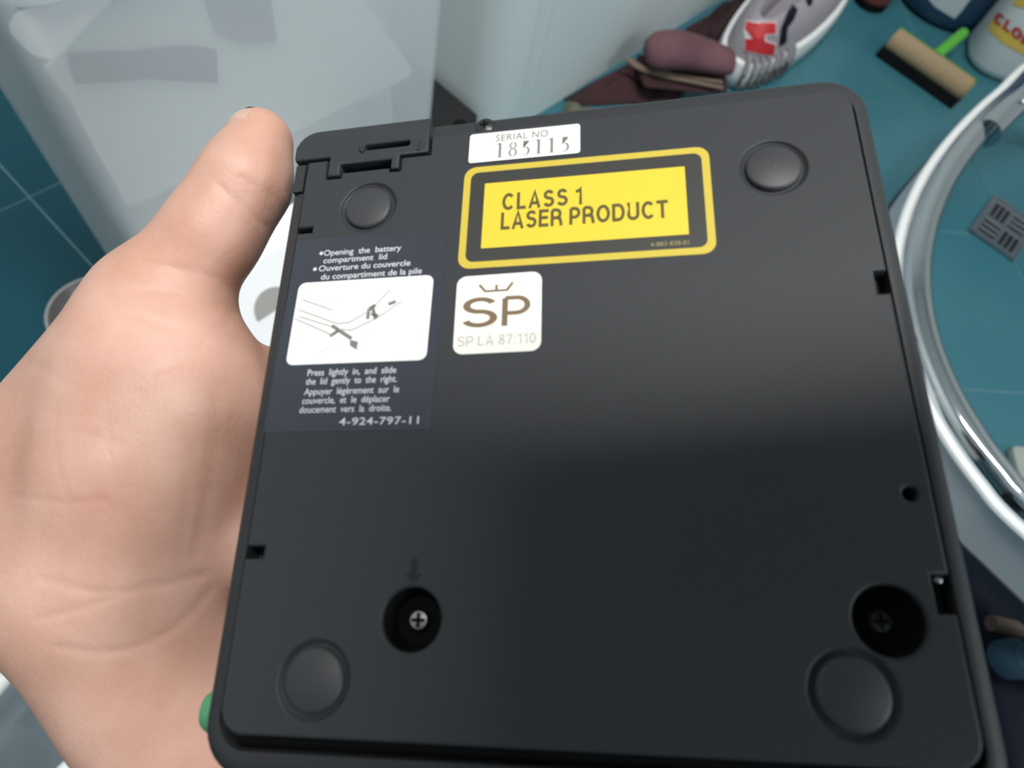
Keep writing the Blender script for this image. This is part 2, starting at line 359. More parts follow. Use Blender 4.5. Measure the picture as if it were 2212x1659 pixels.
for x, y in FEET:
    ft = obj('rubber_foot', *lathe([(.0001, -.0042), (.0053, -.0042), (.0053, -.0002), (.0051, .0001), (.0047, .0003), (.0001, .00032)], 40, *L(x, y)), M['rubber'], player)
    obj('foot_dish', *loft([[(L(x, y)[0]+r_*math.cos(2*math.pi*j/40), L(x, y)[1]+r_*math.sin(2*math.pi*j/40), z_) for j in range(40)] for r_, z_ in ((.0068, -.0003), (.0064, -.0004), (.0058, -.0009), (.0052, -.0009))], False, False), M['plastic'], ft)
    obj('centre_dot', *lathe([(.0001, .0003), (.00035, .0004), (.0001, .00048)], 10, *L(x, y)), M['rubber'], ft)
for i, (x, y) in enumerate(SCREWS):
    cx_, cy_ = L(x, y)
    cup = obj('screw_well', *loft([[(cx_+r*math.cos(2*math.pi*j/32), cy_+r*math.sin(2*math.pi*j/32), z) for j in range(32)] for r, z in ((.0054, -.0006), (.0050, -.0030), (.0042, -.0056), (.0001, -.0057))], False, True), M['hole'], player)
    r_ = .0019
    sc = obj('screw', *lathe([(.0001, -.0056), (r_, -.0056), (r_, -.0048), (r_*.8, -.0043), (.0001, -.0041)], 20, cx_, cy_), M['screw'] if i == 0 else M['darkscrew'], player)
    obj('cross_recess_shade', *merge(box(cx_-.0012, cx_+.0012, cy_-.00028, cy_+.00028, -.0044, -.00402), box(cx_-.00028, cx_+.00028, cy_-.0012, cy_+.0012, -.0044, -.00402)), M['hole'], sc, smooth=0)
cx_, cy_ = L(46.2, 3.4)
sc = obj('rim_screw', *lathe([(.0001, -.0022), (.0021, -.0022), (.0021, -.0011), (.0014, -.0007), (.0001, -.0006)], 20, cx_, cy_), M['darkscrew'], player)
obj('cross_recess_shade', *merge(box(cx_-.001, cx_+.001, cy_-.00025, cy_+.00025, -.001, -.00052), box(cx_-.00025, cx_+.00025, cy_-.001, cy_+.001, -.001, -.00052)), M['hole'], sc, smooth=0)
obj('latch_pin', *lathe([(.0001, -.002), (.0006, -.002), (.0005, -.0012), (.0001, -.001)], 12, *L(121.6, 102.3)), M['screw'], player)
flat_poly('arrow_mark', [LP([(36.8, 99.3), (37.9, 99.3), (37.9, 101.9), (39.0, 101.9), (37.35, 103.6), (35.7, 101.9), (36.8, 101.9)])], .00006, M['emboss'], player)
bt = obj('green_button', *loft([[(*L(x, y), z*.001) for x, y, z in [( -sx, 125.6+3.6*math.cos(t)*q, -7.5+2.8*math.sin(t)*q) for t in [2*math.pi*j/20 for j in range(20)]]] for sx, q in ((-.5, 1), (1.8, 1), (2.9, .8), (3.2, .3))]), M['green_plastic'], player)
bt['label'] = 'pale green button on the side edge'

# stickers, each with its print as sub-parts
def sticker(name, X, Y, W_, H_, r, rot, m, z, label):
    o = plate(name, [[(x*.001, -y*.001) for x, y in rr(0, 0, W_, H_, r, 5)]], .00001, .00009, m, player)
    o.location = (*L(X, Y), z); o.rotation_euler = (0, 0, -math.radians(rot)); o['label'] = label; return o
def sp_poly(name, polys, z, m, parent): return flat_poly(name, [[(x*.001, -y*.001) for x, y in P] for P in polys], z, m, parent)
Z1 = .00011
s = sticker('serial_sticker', 43.3, 6.75, 24.6, 7.85, .7, .8, M['white_label'], .00016, 'white serial number sticker')
lettering('SERIAL NO', 6.0, 17.6, 2.6, 1.75, M['ink_dark'], s, Z1, .008, 1.1)
# numbers in a stencil-like roman face, cut from thick and thin strokes
def arc_stroke(cx, cy, rx, ry, a0, a1, w0, w1, n=16):
    """thick-thin arc: stroke wide where it runs upright (w1), thin where it lies flat (w0)"""
    o_, i_ = [], []
    for k in range(n+1):
        t = math.radians(a0+(a1-a0)*k/n); ww = w0+(w1-w0)*abs(math.cos(t))
        o_.append((cx+(rx+ww/2)*math.cos(t), cy+(ry+ww/2)*math.sin(t))); i_.append((cx+(rx-ww/2)*math.cos(t), cy+(ry-ww/2)*math.sin(t)))
    return o_+i_[::-1]
def digit(ch, x, y):            # glyph box 2.0 wide, 3.9 high, y down, baseline at y
    h = 3.9
    if ch == '1': return [[(x+.7, y-h), (x+1.25, y-h), (x+1.25, y-.15), (x+1.6, y-.15), (x+1.6, y), (x+.35, y), (x+.35, y-.15), (x+.7, y-.15), (x+.7, y-h+.35), (x+.3, y-h+.45), (x+.3, y-h+.3)]]
    if ch == '8': return [arc_stroke(x+1, y-2.95, .62, .80, 0, 179.9, .10, .36), arc_stroke(x+1, y-2.95, .62, .80, 180, 359.9, .10, .36), arc_stroke(x+1, y-1.05, .74, .98, 0, 179.9, .10, .40), arc_stroke(x+1, y-1.05, .74, .98, 180, 359.9, .10, .40)]
    if ch == '5': return [[(x+.45, y-h), (x+1.7, y-h+.05), (x+1.6, y-h+.5), (x+.45, y-h+.5)], arc_stroke(x+.85, y-1.15, .8, 1.08, -100, 120, .10, .46), [(x+.40, y-h+.3), (x+.52, y-h+.3), (x+.52, y-1.9), (x+.40, y-1.9)]]
for i, ch in enumerate('185115'):
    sp_poly('lettering', digit(ch, 6.05+i*2.86, 7.1), Z1, M['ink_dark'], s)
s = sticker('laser_sticker', 42.5, 15.7, 51.6, 25.5, 2.6, .95, M['yellow_edge'], .0, 'yellow and black laser class sticker')
sp_poly('black_band', [rr(1.55, 1.55, 50.05, 23.95, 1.7, 5)], Z1, M['label_black'], s)
sp_poly('yellow_field', [rr(4.75, 4.65, 46.6, 20.9, .15, 2)], Z1+.00005, M['yellow'], s)
print_caps('CLASS 1', 8.8, 25.7, 11.95, 4.3, M['ink'], s, Z1+.0001, .185, .15)
print_caps('LASER PRODUCT', 8.7, 42.9, 16.75, 4.3, M['ink'], s, Z1+.0001, .185, .12)
lettering('4-883-838-01', 39.1, 46.5, 23.2, .95, M['ink_yellow'], s, Z1+.0001)
s = sticker('approval_sticker', 42.2, 43.0, 17.5, 17.4, 2.0, .3, M['cream_label'], .0, 'cream approval sticker with SP mark')
print_caps('S', 1.55, 8.7, 11.75, 6.7, M['ink_brown'], s, Z1, .135)
print_caps('P', 9.6, 15.3, 11.75, 6.6, M['ink_brown'], s, Z1, .135)
sp_poly('crown', [[(4.5, 2.3), (5.0, 2.1), (6.15, 3.55), (8.05, 3.55), (8.05, 2.45), (8.55, 2.45), (8.55, 3.55), (10.3, 3.55), (11.4, 2.0), (11.85, 2.25), (10.65, 4.0), (5.9, 4.0)]], Z1, M['ink_brown'], s)
print_caps('SP LA 87:110', .9, 16.5, 15.75, 2.2, M['ink_grey'], s, Z1, .13, .13)
s = sticker('instruction_sticker', 4.9, 30.6, 34.5, 44.4, .15, .9, M['instr_black'], .0, 'dark instruction sticker with white diagram')
W2 = M['ink_white']
for txt, x0, x1, y in (('Opening  the  battery', 6.9, 24.6, 4.45), ('compartment  lid', 7.1, 21.6, 6.35), ('Ouverture du couvercle', 6.3, 27.0, 8.3), ('du compartiment de la pile', 7.1, 29.7, 10.4)):
    lettering(txt, x0, x1, y, 1.35, W2, s, Z1, .012)
for txt, x0, x1, y in (('Press  lightly  in,  and  slide', 7.5, 26.4, 32.6), ('the  lid  gently  to  the  right.', 7.4, 26.7, 34.5), ('Appuyer  l\u00e9g\u00e8rement  sur  le', 7.4, 27.4, 36.7), ('couvercle,  et  le  d\u00e9placer', 7.3, 25.7, 38.6), ('doucement  vers  la  droite.', 7.0, 26.2, 40.5)):
    lettering(txt, x0, x1, y, 1.35, W2, s, Z1, .014)
lettering('4-924-797-11', 15.8, 32.0, 43.2, 1.45, M['ink_white'], s, Z1, .016, 1.1)
for x, y in ((6.3, 3.8), (5.4, 7.7)): sp_poly('bullet', [circ(x, y, .45, 12)], Z1, W2, s)
pic = sp_poly('diagram_panel', [rr(2.3, 10.95, 32.4, 30.1, 1.6, 5)], Z1, M['white_label'], s)
def srel(px, py):               # pixel -> sticker millimetres
    q = pl(px, py)-np.array([4.9, 30.6]); t = math.radians(-.9); return (q[0]*math.cos(t)-q[1]*math.sin(t), q[0]*math.sin(t)+q[1]*math.cos(t))
def strokes(lines, wd, m):
    V, Fc = [], []
    for P in lines:
        P = [np.array(srel(*p)) for p in P]
        for a, b in zip(P, P[1:]):
            d = nz(b-a); nn = np.array([-d[1], d[0]])*wd/2; k = len(V)
            V += [(*(q*[.001, -.001]), .00023) for q in (a-nn, b-nn, b+nn, a+nn)]; Fc.append((k, k+1, k+2, k+3))
    return obj('diagram_line', V, Fc, m, s, smooth=0)
M['line_pale'] = mat('ink_pale', (.70, .68, .66), .6); M['line_mid'] = mat('ink_mid', (.48, .45, .43), .6)
strokes([[(657, 635), (692, 648), (760, 652)], [(654, 660), (680, 669)], [(740, 730), (690, 765)], [(745, 740), (725, 760)], [(844, 626), (880, 605)], [(869, 651), (908, 625)], [(768, 727), (830, 695), (880, 668)]], .14, M['line_pale'])
strokes([[(654, 648), (720, 671)], [(646, 670), (730, 700)], [(646, 684), (717, 706)], [(638, 689), (720, 725)], [(730, 700), (755, 697), (803, 670), (844, 626)], [(733, 712), (761, 714), (818, 686), (869, 651)]], .26, M['line_mid'])
strokes([[(718, 704), (760, 732)], [(714, 727), (733, 714)], [(805, 662), (812, 690)], [(803, 678), (818, 684)], [(840, 658), (856, 652)], [(795, 690), (798, 668), (812, 660)]], .75, M['ink_dark'])
sp_poly('arrow_head', [[srel(*p) for p in ((771, 756), (757, 747), (757, 735), (774, 739))]], .0002, M['ink_dark'], s)

# ------------------------------------------------------------------ hand (one continuous surface grown from blended tapered limbs)
def surface_nets(Fv, org, st):
    S = Fv < 0; nx, ny, nz_ = Fv.shape
    cnt = np.zeros((nx-1, ny-1, nz_-1)); acc = np.zeros((nx-1, ny-1, nz_-1, 3))
    sl = lambda o, n: slice(o, n-1+o)
    def corner(o): return Fv[sl(o[0], nx), sl(o[1], ny), sl(o[2], nz_)]
    for ax in range(3):
        oth = [i for i in range(3) if i != ax]
        for u in (0, 1):
            for v in (0, 1):
                o0 = [0, 0, 0]; o0[oth[0]] = u; o0[oth[1]] = v; o1 = list(o0); o1[ax] = 1
                f0, f1 = corner(o0), corner(o1); c = (f0 < 0) != (f1 < 0); t = np.where(c, f0/np.where(c, f0-f1, 1), 0)
                cnt += c
                for d in range(3): acc[..., d] += np.where(c, (t if d == ax else o0[d]), 0)
    act = cnt > 0; idx = -np.ones(act.shape, int); idx[act] = np.arange(act.sum())
    base = np.argwhere(act); V = (base+acc[act]/cnt[act][:, None])*st+org; Q = []
    for ax in range(3):
        o = [i for i in range(3) if i != ax]; a = np.take(S, range(S.shape[ax]-1), ax); b = np.take(S, range(1, S.shape[ax]), ax)
        E_ = np.argwhere(a != b); E_ = E_[(E_[:, o[0]] > 0) & (E_[:, o[1]] > 0) & (E_[:, o[0]] < S.shape[o[0]]-1) & (E_[:, o[1]] < S.shape[o[1]]-1)]
        def at(du, dv): q = E_.copy(); q[:, o[0]] += du; q[:, o[1]] += dv; return idx[q[:, 0], q[:, 1], q[:, 2]]
        Q.append(np.stack([at(-1, -1), at(0, -1), at(0, 0), at(-1, 0)], 1))
    return V, np.concatenate(Q)
def rcone(P, a, b, r1, r2):     # distance to a tapered capsule
    a, b = np.array(a, np.float32), np.array(b, np.float32); ba = b-a; t = np.clip(((P-a)@ba)/(ba@ba), 0, 1)
    return np.linalg.norm(P-a-t[..., None]*ba, axis=-1)-(r1+(r2-r1)*t)
def smin(a, b, k): h = np.clip(.5+.5*(b-a)/k, 0, 1); return b*(1-h)+a*h-k*h*(1-h)
def hp(px, py, N): X, Y = pl(px, py, N); return (X-PW/2, PL/2-Y, N)     # local millimetres
def grow(chains, lo_, hi_, st, k):
    g = [np.arange(lo_[i], hi_[i]+st, st, dtype=np.float32) for i in range(3)]
    P = np.stack(np.meshgrid(*g, indexing='ij'), -1); D = None
    for ch, kk in chains:
        for (a, ra), (b, rb) in zip(ch, ch[1:]):
            d = rcone(P, a, b, ra, rb); D = d if D is None else smin(D, d, kk or k)
    return surface_nets(D, np.array([x[0] for x in g]), st)
def lc(X, Y, N): return (X-PW/2, PL/2-Y, N)
thumb = [(hp(562, 305, -9), 8.3), (hp(528, 395, -9), 9.6), (hp(455, 510, -11), 10.2), (hp(348, 655, -15), 13.2), (hp(315, 810, -19), 18.5), (hp(300, 1000, -24), 22), (hp(240, 1240, -32), 23)]
heel = [(hp(320, 730, -22), 13.5), (hp(228, 890, -30), 17.5), (hp(150, 1020, -34), 20), (hp(165, 1150, -36), 19.5), (hp(225, 1280, -38), 18)]
palm = [(hp(425, 818, -22), 14), (hp(455, 900, -25), 14), (hp(440, 1050, -33), 14), (hp(395, 1200, -41), 15), (hp(340, 1320, -50), 17)]
arm = [(hp(232, 1290, -38), 19), (hp(352, 1480, -50), 20), (hp(495, 1690, -64), 23), (hp(620, 1960, -80), 31), (hp(800, 2250, -92), 34)]
arm2 = [(hp(345, 1320, -52), 17), (hp(450, 1480, -62), 19), (hp(575, 1690, -74), 22), (hp(700, 1960, -84), 29), (hp(850, 2250, -95), 33)]
chains = [(thumb, 9), (heel, 16), (palm, 14), (arm, 14), (arm2, 14)]
for i, Y in enumerate((52, 70, 87, 102)):
    n_ = [78, 86, 82, 66][i]; rr_ = [8.6, 8.8, 8.4, 7.4][i]
    chains.append(([((hp(450, 850+85*i, -36)), 10), (lc(-4, Y-3, -37), 10), (lc(n_*.40, Y-4, -T-rr_-.4), rr_+.2), (lc(n_*.72, Y-3, -T-rr_-1.2), rr_-.3), (lc(n_, Y-1, -T-rr_+.6), rr_-1.4)], 5))
V, Q = grow(chains, (-142, -165, -140), (32, 84, 6), 1.25, 9)
# press flat where the case sits against the skin
mrg = .15
inx = (V[:, 0] > -PW/2-mrg) & (V[:, 2] > -T-mrg) & (V[:, 2] < 4) & (np.abs(V[:, 1]) < PL/2+2)
dx, dn = V[:, 0]+PW/2+mrg, V[:, 2]+T+mrg
side = inx & (dx < dn)
V[side, 0] = -PW/2-mrg
V[inx & ~side, 2] = -T-mrg
# creases: project polylines on the skin and press the surface in
def project(V):
    Wp = (V*.001)@PM+wo-CAM; c = Wp@R; return np.stack([CX+F*c[:, 0]/c[:, 2], CY+F*c[:, 1]/c[:, 2]], 1)
me = bpy.data.meshes.new('person'); me.from_pydata((V*.001).tolist(), [], Q.tolist()); me.update()
bm = bmesh.new(); bm.from_mesh(me); bmesh.ops.recalc_face_normals(bm, faces=bm.faces)
for _ in range(3): bmesh.ops.smooth_vert(bm, verts=bm.verts, factor=.5, use_axis_x=True, use_axis_y=True, use_axis_z=True)
fine = [f for f in bm.faces if f.calc_center_median().z > -.045 and f.calc_center_median().x < -.05 and f.normal.z > -.1]
bmesh.ops.subdivide_edges(bm, edges=list({e for f in fine for e in f.edges}), cuts=1, use_grid_fill=True, smooth=.3)
bm.normal_update(); bm.verts.ensure_lookup_table()
NVs = np.array([v.normal[:] for v in bm.verts]); V = np.array([v.co[:] for v in bm.verts])*1000; uv = project(V)
CREASES = [([(474, 402), (534, 457), (583, 496)], .55, 8), ([(519, 383), (560, 405), (585, 425)], .35, 8), ([(306, 565), (385, 580), (460, 600), (505, 628)], .5, 9),
    ([(277, 627), (371, 630), (445, 645), (505, 675)], .5, 9), ([(212, 684), (297, 684), (356, 704), (445, 714), (490, 700)], .45, 9), ([(330, 800), (375, 790), (420, 765), (440, 740)], .35, 8),
    ([(91, 1252), (183, 1275), (256, 1280), (343, 1266), (439, 1243)], .6, 10), ([(82, 1339), (183, 1312), (280, 1278), (330, 1262)], .5, 9), ([(128, 1399), (229, 1410), (320, 1389), (393, 1344), (457, 1275)], .6, 10),
    ([(412, 969), (402, 1083), (395, 1200)], .3, 13), ([(452, 1060), (439, 1120), (421, 1200)], .6, 14), ([(470, 850), (462, 960), (455, 1040)], .22, 13), ([(60, 780), (170, 840), (300, 850)], .25, 9), ([(60, 950), (150, 930), (260, 960)], .25, 8), ([(40, 1075), (140, 1085), (230, 1080)], .3, 8), ([(120, 880), (125, 1000), (150, 1090)], .22, 8), ([(230, 860), (235, 960), (250, 1060)], .2, 8)]
disp = np.zeros(len(V))
for P, dep, wd in CREASES:
    P = np.array(catmull([(*p, 0) for p in P], 5))[:, :2]; dm = np.full(len(V), 1e9)
    for a, b in zip(P, P[1:]):
        d = b-a; t = np.clip(((uv-a)@d)/(d@d), 0, 1); dm = np.minimum(dm, np.linalg.norm(uv-a-t[:, None]*d, axis=1))
    disp = np.maximum(disp, .40*dep*np.exp(-(dm/(wd*1.15))**2))
cv = PM@(CAM-wo)*1000; facing = np.sum(NVs*(cv-V), 1) > 0
V = V-NVs*(disp*facing)[:, None]
for v, p in zip(bm.verts, V): v.co = p*.001
bm.to_mesh(me); bm.free()
for p in me.polygons: p.use_smooth = True
me.materials.append(M['skin'])
person = bpy.data.objects.new('person', me); COL.objects.link(person); person.matrix_world = player.matrix_world.copy()
tag(person, 'bare left hand and forearm gripping the black player by its left edge', 'person')
# thumb nail: a curved shell on the far left side of the thumb tip
tipc, ip = np.array(hp(562, 305, -9)), np.array(hp(528, 395, -9)); ax = nz(tipc-ip); out_ = nz(np.array([-.80, .25, .85])); out_ = nz(out_-ax*(out_@ax)); sd = np.cross(ax, out_)
def nail(off):
    G = []
    for i in range(9):
        t = -7.0+13.0*i/8; row = []
        for j in range(9):
            a = math.radians(-52+104*j/8); r_ = 8.45+off-.09*max(t-.5, 0)**2
            row.append((tipc+ax*(t-.35*abs(j-4)**1.4*.35)+r_*(out_*math.cos(a)+sd*math.sin(a)))*.001)
        G.append(row)
    return G
Gt, Gb = nail(.25), nail(-.5); V_ = [p for r_ in Gt for p in r_]+[p for r_ in Gb for p in r_]; Fn = []
for i in range(8):
    for j in range(8):
        q = (i*9+j, i*9+j+1, (i+1)*9+j+1, (i+1)*9+j); Fn += [q, tuple(x+81 for x in q[::-1])]
edge = [i for i in range(9)]+[i*9+8 for i in range(1, 9)]+[80-i for i in range(1, 9)]+[72-9*i for i in range(1, 8)]
for a, b in zip(edge, edge[1:]+edge[:1]): Fn.append((a, b, b+81, a+81))
nl = obj('thumb_nail', V_, Fn, M['nail'], person); obj('nail_edge', *tube([Vector(p)*1.0 for p in Gt[8]], .00025, 6), M['hair'], nl)
nl['label'] = 'short pinkish thumb nail seen edge-on'

# sleeve, shirt, head and hair of the person behind the camera; the phone in front of the face takes the picture
def to_world(p): return wo+np.array(p)*.001@PM
EL = to_world(arm[-1][0])
def blob(name, chains_, lo_, hi_, st, k, m, parent):
    V_, Q_ = grow(chains_, lo_, hi_, st, k); me_ = bpy.data.meshes.new(name); me_.from_pydata(V_.tolist(), [], Q_.tolist()); me_.update()
    b_ = bmesh.new(); b_.from_mesh(me_); bmesh.ops.recalc_face_normals(b_, faces=b_.faces); b_.to_mesh(me_); b_.free()
    for p in me_.polygons: p.use_smooth = True
    me_.materials.append(m); o = bpy.data.objects.new(name, me_); COL.objects.link(o); o.parent = parent
    o.matrix_parent_inverse = parent.matrix_world.inverted(); return o
bpy.context.view_layer.update()
e0, e1 = to_world(arm[3][0]), to_world(arm2[3][0]); e0 = (e0+e1)/2
elbow = e0+nz(to_world(arm[4][0])-to_world(arm[3][0]))*.10
shoulder = np.array([-.20, -.42, .62])
blob('shirt', [([(e0+nz(elbow-e0)*.035, .052), (elbow, .056), (shoulder, .075), ((-.06, -.45, .60), .12)], .05), ([((-.06, -.45, .60), .12), ((.06, -.45, .60), .12), ((.20, -.42, .62), .08), ((.30, -.30, .40), .06), ((.22, -.12, .47), .055)], .05), ([((0, -.45, .58), .15), ((0, -.5, .36), .16), ((0, -.5, .14), .17)], .06)], (-.5, -.8, -.06), (.5, .1, .9), .016, .05, M['shirt'], person)
blob('hair', [([((0, -.30, .90), .105), ((0, -.36, .86), .10)], .03)], (-.2, -.55, .7), (.2, -.1, 1.1), .01, .03, M['hair'], person)
ph = empty('smartphone'); ph.matrix_world = cam.matrix_world.copy(); tag(ph, 'black smartphone held up in front of the photographer taking the picture', 'phone')
PHX0, PHX1, PHY0, PHY1 = -.012, .150, -.012, .070
pr = [(x, y) for x, y in rr(PHX0, PHY0, PHX1, PHY1, .009, 6)]
obj('phone_body', *loft([[(x, y, .003) for x, y in rr(PHX0+.001, PHY0+.001, PHX1-.001, PHY1-.001, .008, 6)], [(x, y, .004) for x, y in pr], [(x, y, .0105) for x, y in pr], [(x, y, .0115) for x, y in rr(PHX0+.001, PHY0+.001, PHX1-.001, PHY1-.001, .008, 6)]]), M['phone'], ph)
obj('camera_lens', *lathe([(.0001, .0032), (.0055, .0032), (.0055, .0018), (.0045, .0014), (.0001, .0014)], 24), M['glass'], ph)

# ------------------------------------------------------------------ storage boxes on the left
def gv(o): o.rotation_euler = (0, 0, GRID_ROT); return o      # local x runs along b, local y along a
M['bin'] = mat('bin_plastic', (.93, .96, .97), .38, alpha_mix=.60)
M['bin_rim'] = mat('bin_rim', (.74, .79, .82), .35)
AF = .375
def ringz(b0, a0, b1, a1, r, z, n=6): return [(x, y, z) for x, y in rr(b0, a0, b1, a1, r, n)]
bin1 = gv(empty('storage_bin')); tag(bin1, 'large translucent white plastic bin holding folded papers, beside the thumb', 'storage bin')
b0, b1, a0, a1, hz = .074, .398, AF, AF+.125, .413
t = .008
obj('bin_body', *loft([ringz(b0+t, a0+t*.2, b1-t, a1-t, .012, .001), ringz(b0, a0, b1, a1, .014, hz), ringz(b0+.002, a0+.002, b1-.002, a1-.002, .012, hz), ringz(b0+t+.002, a0+t*.2+.002, b1-t-.002, a1-t-.002, .010, .004)]), M['bin'], bin1)
obj('rim', *loft([ringz(b0-.001, a0-.001, b1+.001, a1+.001, .029, hz-.016), ringz(b0-.006, a0-.006, b1+.006, a1+.006, .038, hz-.014), ringz(b0-.006, a0-.006, b1+.006, a1+.006, .038, hz+.002), ringz(b0-.004, a0-.004, b1+.004, a1+.004, .036, hz+.005), ringz(b0+.002, a0+.002, b1-.002, a1-.002, .026, hz+.005), ringz(b0+.002, a0+.002, b1-.002, a1-.002, .026, hz-.016), ringz(b0-.001, a0-.001, b1+.001, a1+.001, .029, hz-.016)], False, False), M['bin_rim'], bin1)
obj('added_lid', *loft([ringz(b0-.007, a0-.007, b1+.007, a1+.007, .038, hz+.0055), ringz(b0-.007, a0-.007, b1+.007, a1+.007, .038, hz+.012), ringz(b0+.004, a0+.004, b1-.004, a1-.004, .03, hz+.016)]), M['bin'], bin1)  # lid out of view, added to keep direct lamp light off the contents
def standing(name, pix, a, thick, m, label, cat):             # a sheet standing inside the bin, outline given on the plane a
    P = [on_a(x, y, a) for x, y in pix]
    rings_ = [[(b, a, max(z, .006)) for b, z in P], [(b, a+thick, max(z, .006)) for b, z in P]]
    return tag(gv(obj(name, *loft(rings_), m, smooth=0)), label, cat)
M['paper'] = mat('paper_white', (.88, .90, .90), .7); M['card'] = mat('card_grey', (.12, .11, .15), .8); M['card2'] = mat('card_blue_grey', (.24, .28, .34), .8); M['stack'] = mat('cloth_pale', (.72, .74, .76), .85)
standing('paper_sheet', [(98, 152), (150, 215), (205, 320), (278, 448), (600, 302), (884, 166), (892, 150), (800, 20), (740, -60), (300, -60)], AF+.010, .003, M['paper'], 'white paper sheet showing through the wall of the plastic bin', 'paper')
standing('grey_card', [(150, 118), (165, 182), (320, 172), (472, 180), (468, 108), (400, 100), (300, 112)], AF+.007, .002, M['card'], 'grey strip of card showing through the bin, left of the blue-grey one', 'card')
standing('folded_card', [(440, -20), (470, 70), (530, 98), (600, 88), (580, -30)], AF+.007, .002, M['card2'], 'blue-grey piece showing at the top of the plastic bin', 'card')
tag(gv(obj('folded_cloth', *loft([ringz(b0+.015, a0+.040, b1-.015, a1-.02, .02, .006), ringz(b0+.012, a0+.040, b1-.012, a1-.02, .03, .2), ringz(b0+.02, a0+.045, b1-.02, a1-.025, .02, .33)]), M['stack'])), 'pale folded cloth filling the back of the plastic bin', 'cloth')
M['box2'] = mat('tub_plastic', (.74, .81, .81), .4)
bin2 = gv(empty('storage_tub')); tag(bin2, 'pale grey plastic tub with ribbed rounded corner, standing behind the top of the player', 'storage tub')
c0, c1, d0, d1 = .548, 1.35, .428, .86
obj('tub_body', *loft([ringz(c0+.002, d0, c1, d1, .045, .0, 10), ringz(c0-.004, d0-.004, c1+.01, d1+.01, .05, .46, 10), ringz(c0-.002, d0-.001, c1+.006, d1+.006, .048, .46, 10), ringz(c0+.005, d0+.003, c1-.003, d1-.003, .042, .004, 10)]), M['box2'], bin2)
for q, wq in ((.052, .004), (.078, .0025)):
    obj('corner_rib', *loft([[(c0+q, d0-.0015, .004), (c0+q+wq, d0-.0015, .004), (c0+q+wq, d0+.002, .004), (c0+q, d0+.002, .004)], [(c0+q-.003, d0-.0060, .455), (c0+q+wq-.003, d0-.0060, .455), (c0+q+wq-.003, d0-.002, .455), (c0+q-.003, d0-.002, .455)]]), M['box2'], bin2, smooth=0)
M['gap_shade'] = mat('gap_shade', (.006, .006, .007), .7)  # near-black colour for the shadow between bin and tub
tag(gv(obj('gap_shade_block', *loft([ringz(.420, .435, .535, .60, .01, .001), ringz(.420, .435, .535, .60, .01, .05), ringz(.424, .439, .531, .596, .008, .053)]), M['gap_shade'])), 'dark block added as the shadow in the gap between the white bin and the grey tub', 'case')  # solid dark filler where the gap is only shadowed
# white carton between thumb and player
AC = .325
M['carton'] = mat('carton_white', (.93, .93, .93), .5); M['emblem'] = mat('emblem_grey', (.36, .35, .33), .6)
bt_, zt_ = on_a(580, 549, AC); bl_, _ = on_a(440, 640, AC); br_, _ = on_a(800, 560, AC)
cart = gv(empty('white_carton')); tag(cart, 'white carton with a grey disc mark, in the gap between thumb and player', 'carton')
obj('carton_body', *loft([ringz(bl_, AC-.16+.0, br_, AC-.16+.03, .002, .0005, 2), ringz(bl_, AC, br_, AC+.03, .002, zt_, 2)]), M['carton'], cart, smooth=0)
def leanfac(b, z):              # slide a point along its sight line on to the leaning front face
    lo_, hi_ = .3, 1.2
    for _ in range(40):
        k_ = (lo_+hi_)/2; zz = H+(z-H)*k_; lo_, hi_ = (k_, hi_) if AC*k_ < AC-.16+.16*zz/zt_ else (lo_, k_)
    return lo_
pe = [on_a(x, y, AC) for x, y in [(598+49*math.cos(math.radians(t_)), 668+49*math.sin(math.radians(t_))) for t_ in range(147, 331, 12)]]
obj('disc_mark', *loft([[(b*k_, AC*k_, H+(z-H)*k_) for b, z, k_ in [(b, z, leanfac(b, z)*q_) for b, z in pe]] for q_ in (.998, 1.0)]), M['emblem'], cart, smooth=0)

# ------------------------------------------------------------------ stool frame with chrome rim
M['sole'] = mat('sole_white', (.86, .88, .87), .45); M['chrome'] = mat('chrome', (.60, .63, .65), .07, 1); M['apron'] = mat('apron_white', (.66, .68, .72), .4); M['trim'] = mat('trim_dark', (.03, .033, .045), .5)
ZR = .20
cl = [on_floor(x, y, ZR) for x, y in ((2290, 135), (2185, 215), (2110, 288), (2045, 372), (2003, 455), (1980, 540), (1975, 625), (1988, 720), (2022, 820), (2078, 925), (2150, 1025), (2240, 1120))]
cl += [np.array(p) for p in ((.56, .225, ZR), (.72, .22, ZR), (.88, .32, ZR), (.96, .52, ZR), (.95, .76, ZR), (.84, .95, ZR), (.66, 1.03, ZR))]
path = np.array(catmull(cl, 7, True)); cen = path.mean(0)
stool = empty('stool_frame', (cen[0], cen[1], 0)); tag(stool, 'chrome rimmed open stool frame with pale side band around the floor drain', 'stool')
pathl = path-np.array([cen[0], cen[1], 0])
tang = np.roll(pathl, -1, 0)-np.roll(pathl, 1, 0); outn = np.stack([tang[:, 1], -tang[:, 0], np.zeros(len(tang))], 1); outn /= np.linalg.norm(outn, axis=1)[:, None]
if np.mean(np.sum(outn*pathl, 1)) < 0: outn = -outn
obj('rim_tube', *tube(pathl, .0145, 18, True), M['chrome'], stool)
obj('outer_bead', *tube(pathl+outn*.0170+[0, 0, -.004], .0048, 10, True), M['sole'], stool)
def band(o0, o1, z0, z1):
    rings_ = [[pathl[i]+outn[i]*o+[0, 0, z] for o, z in ((o0, z0), (o1, z0), (o1, z1), (o0, z1))] for i in range(len(pathl))]; rings_.append(rings_[0]); return loft(rings_, False, False)
obj('side_band', *band(.013, .0175, -.060, -.008), M['apron'], stool)
obj('lower_trim', *band(.010, .0195, -.080, -.060), M['trim'], stool)
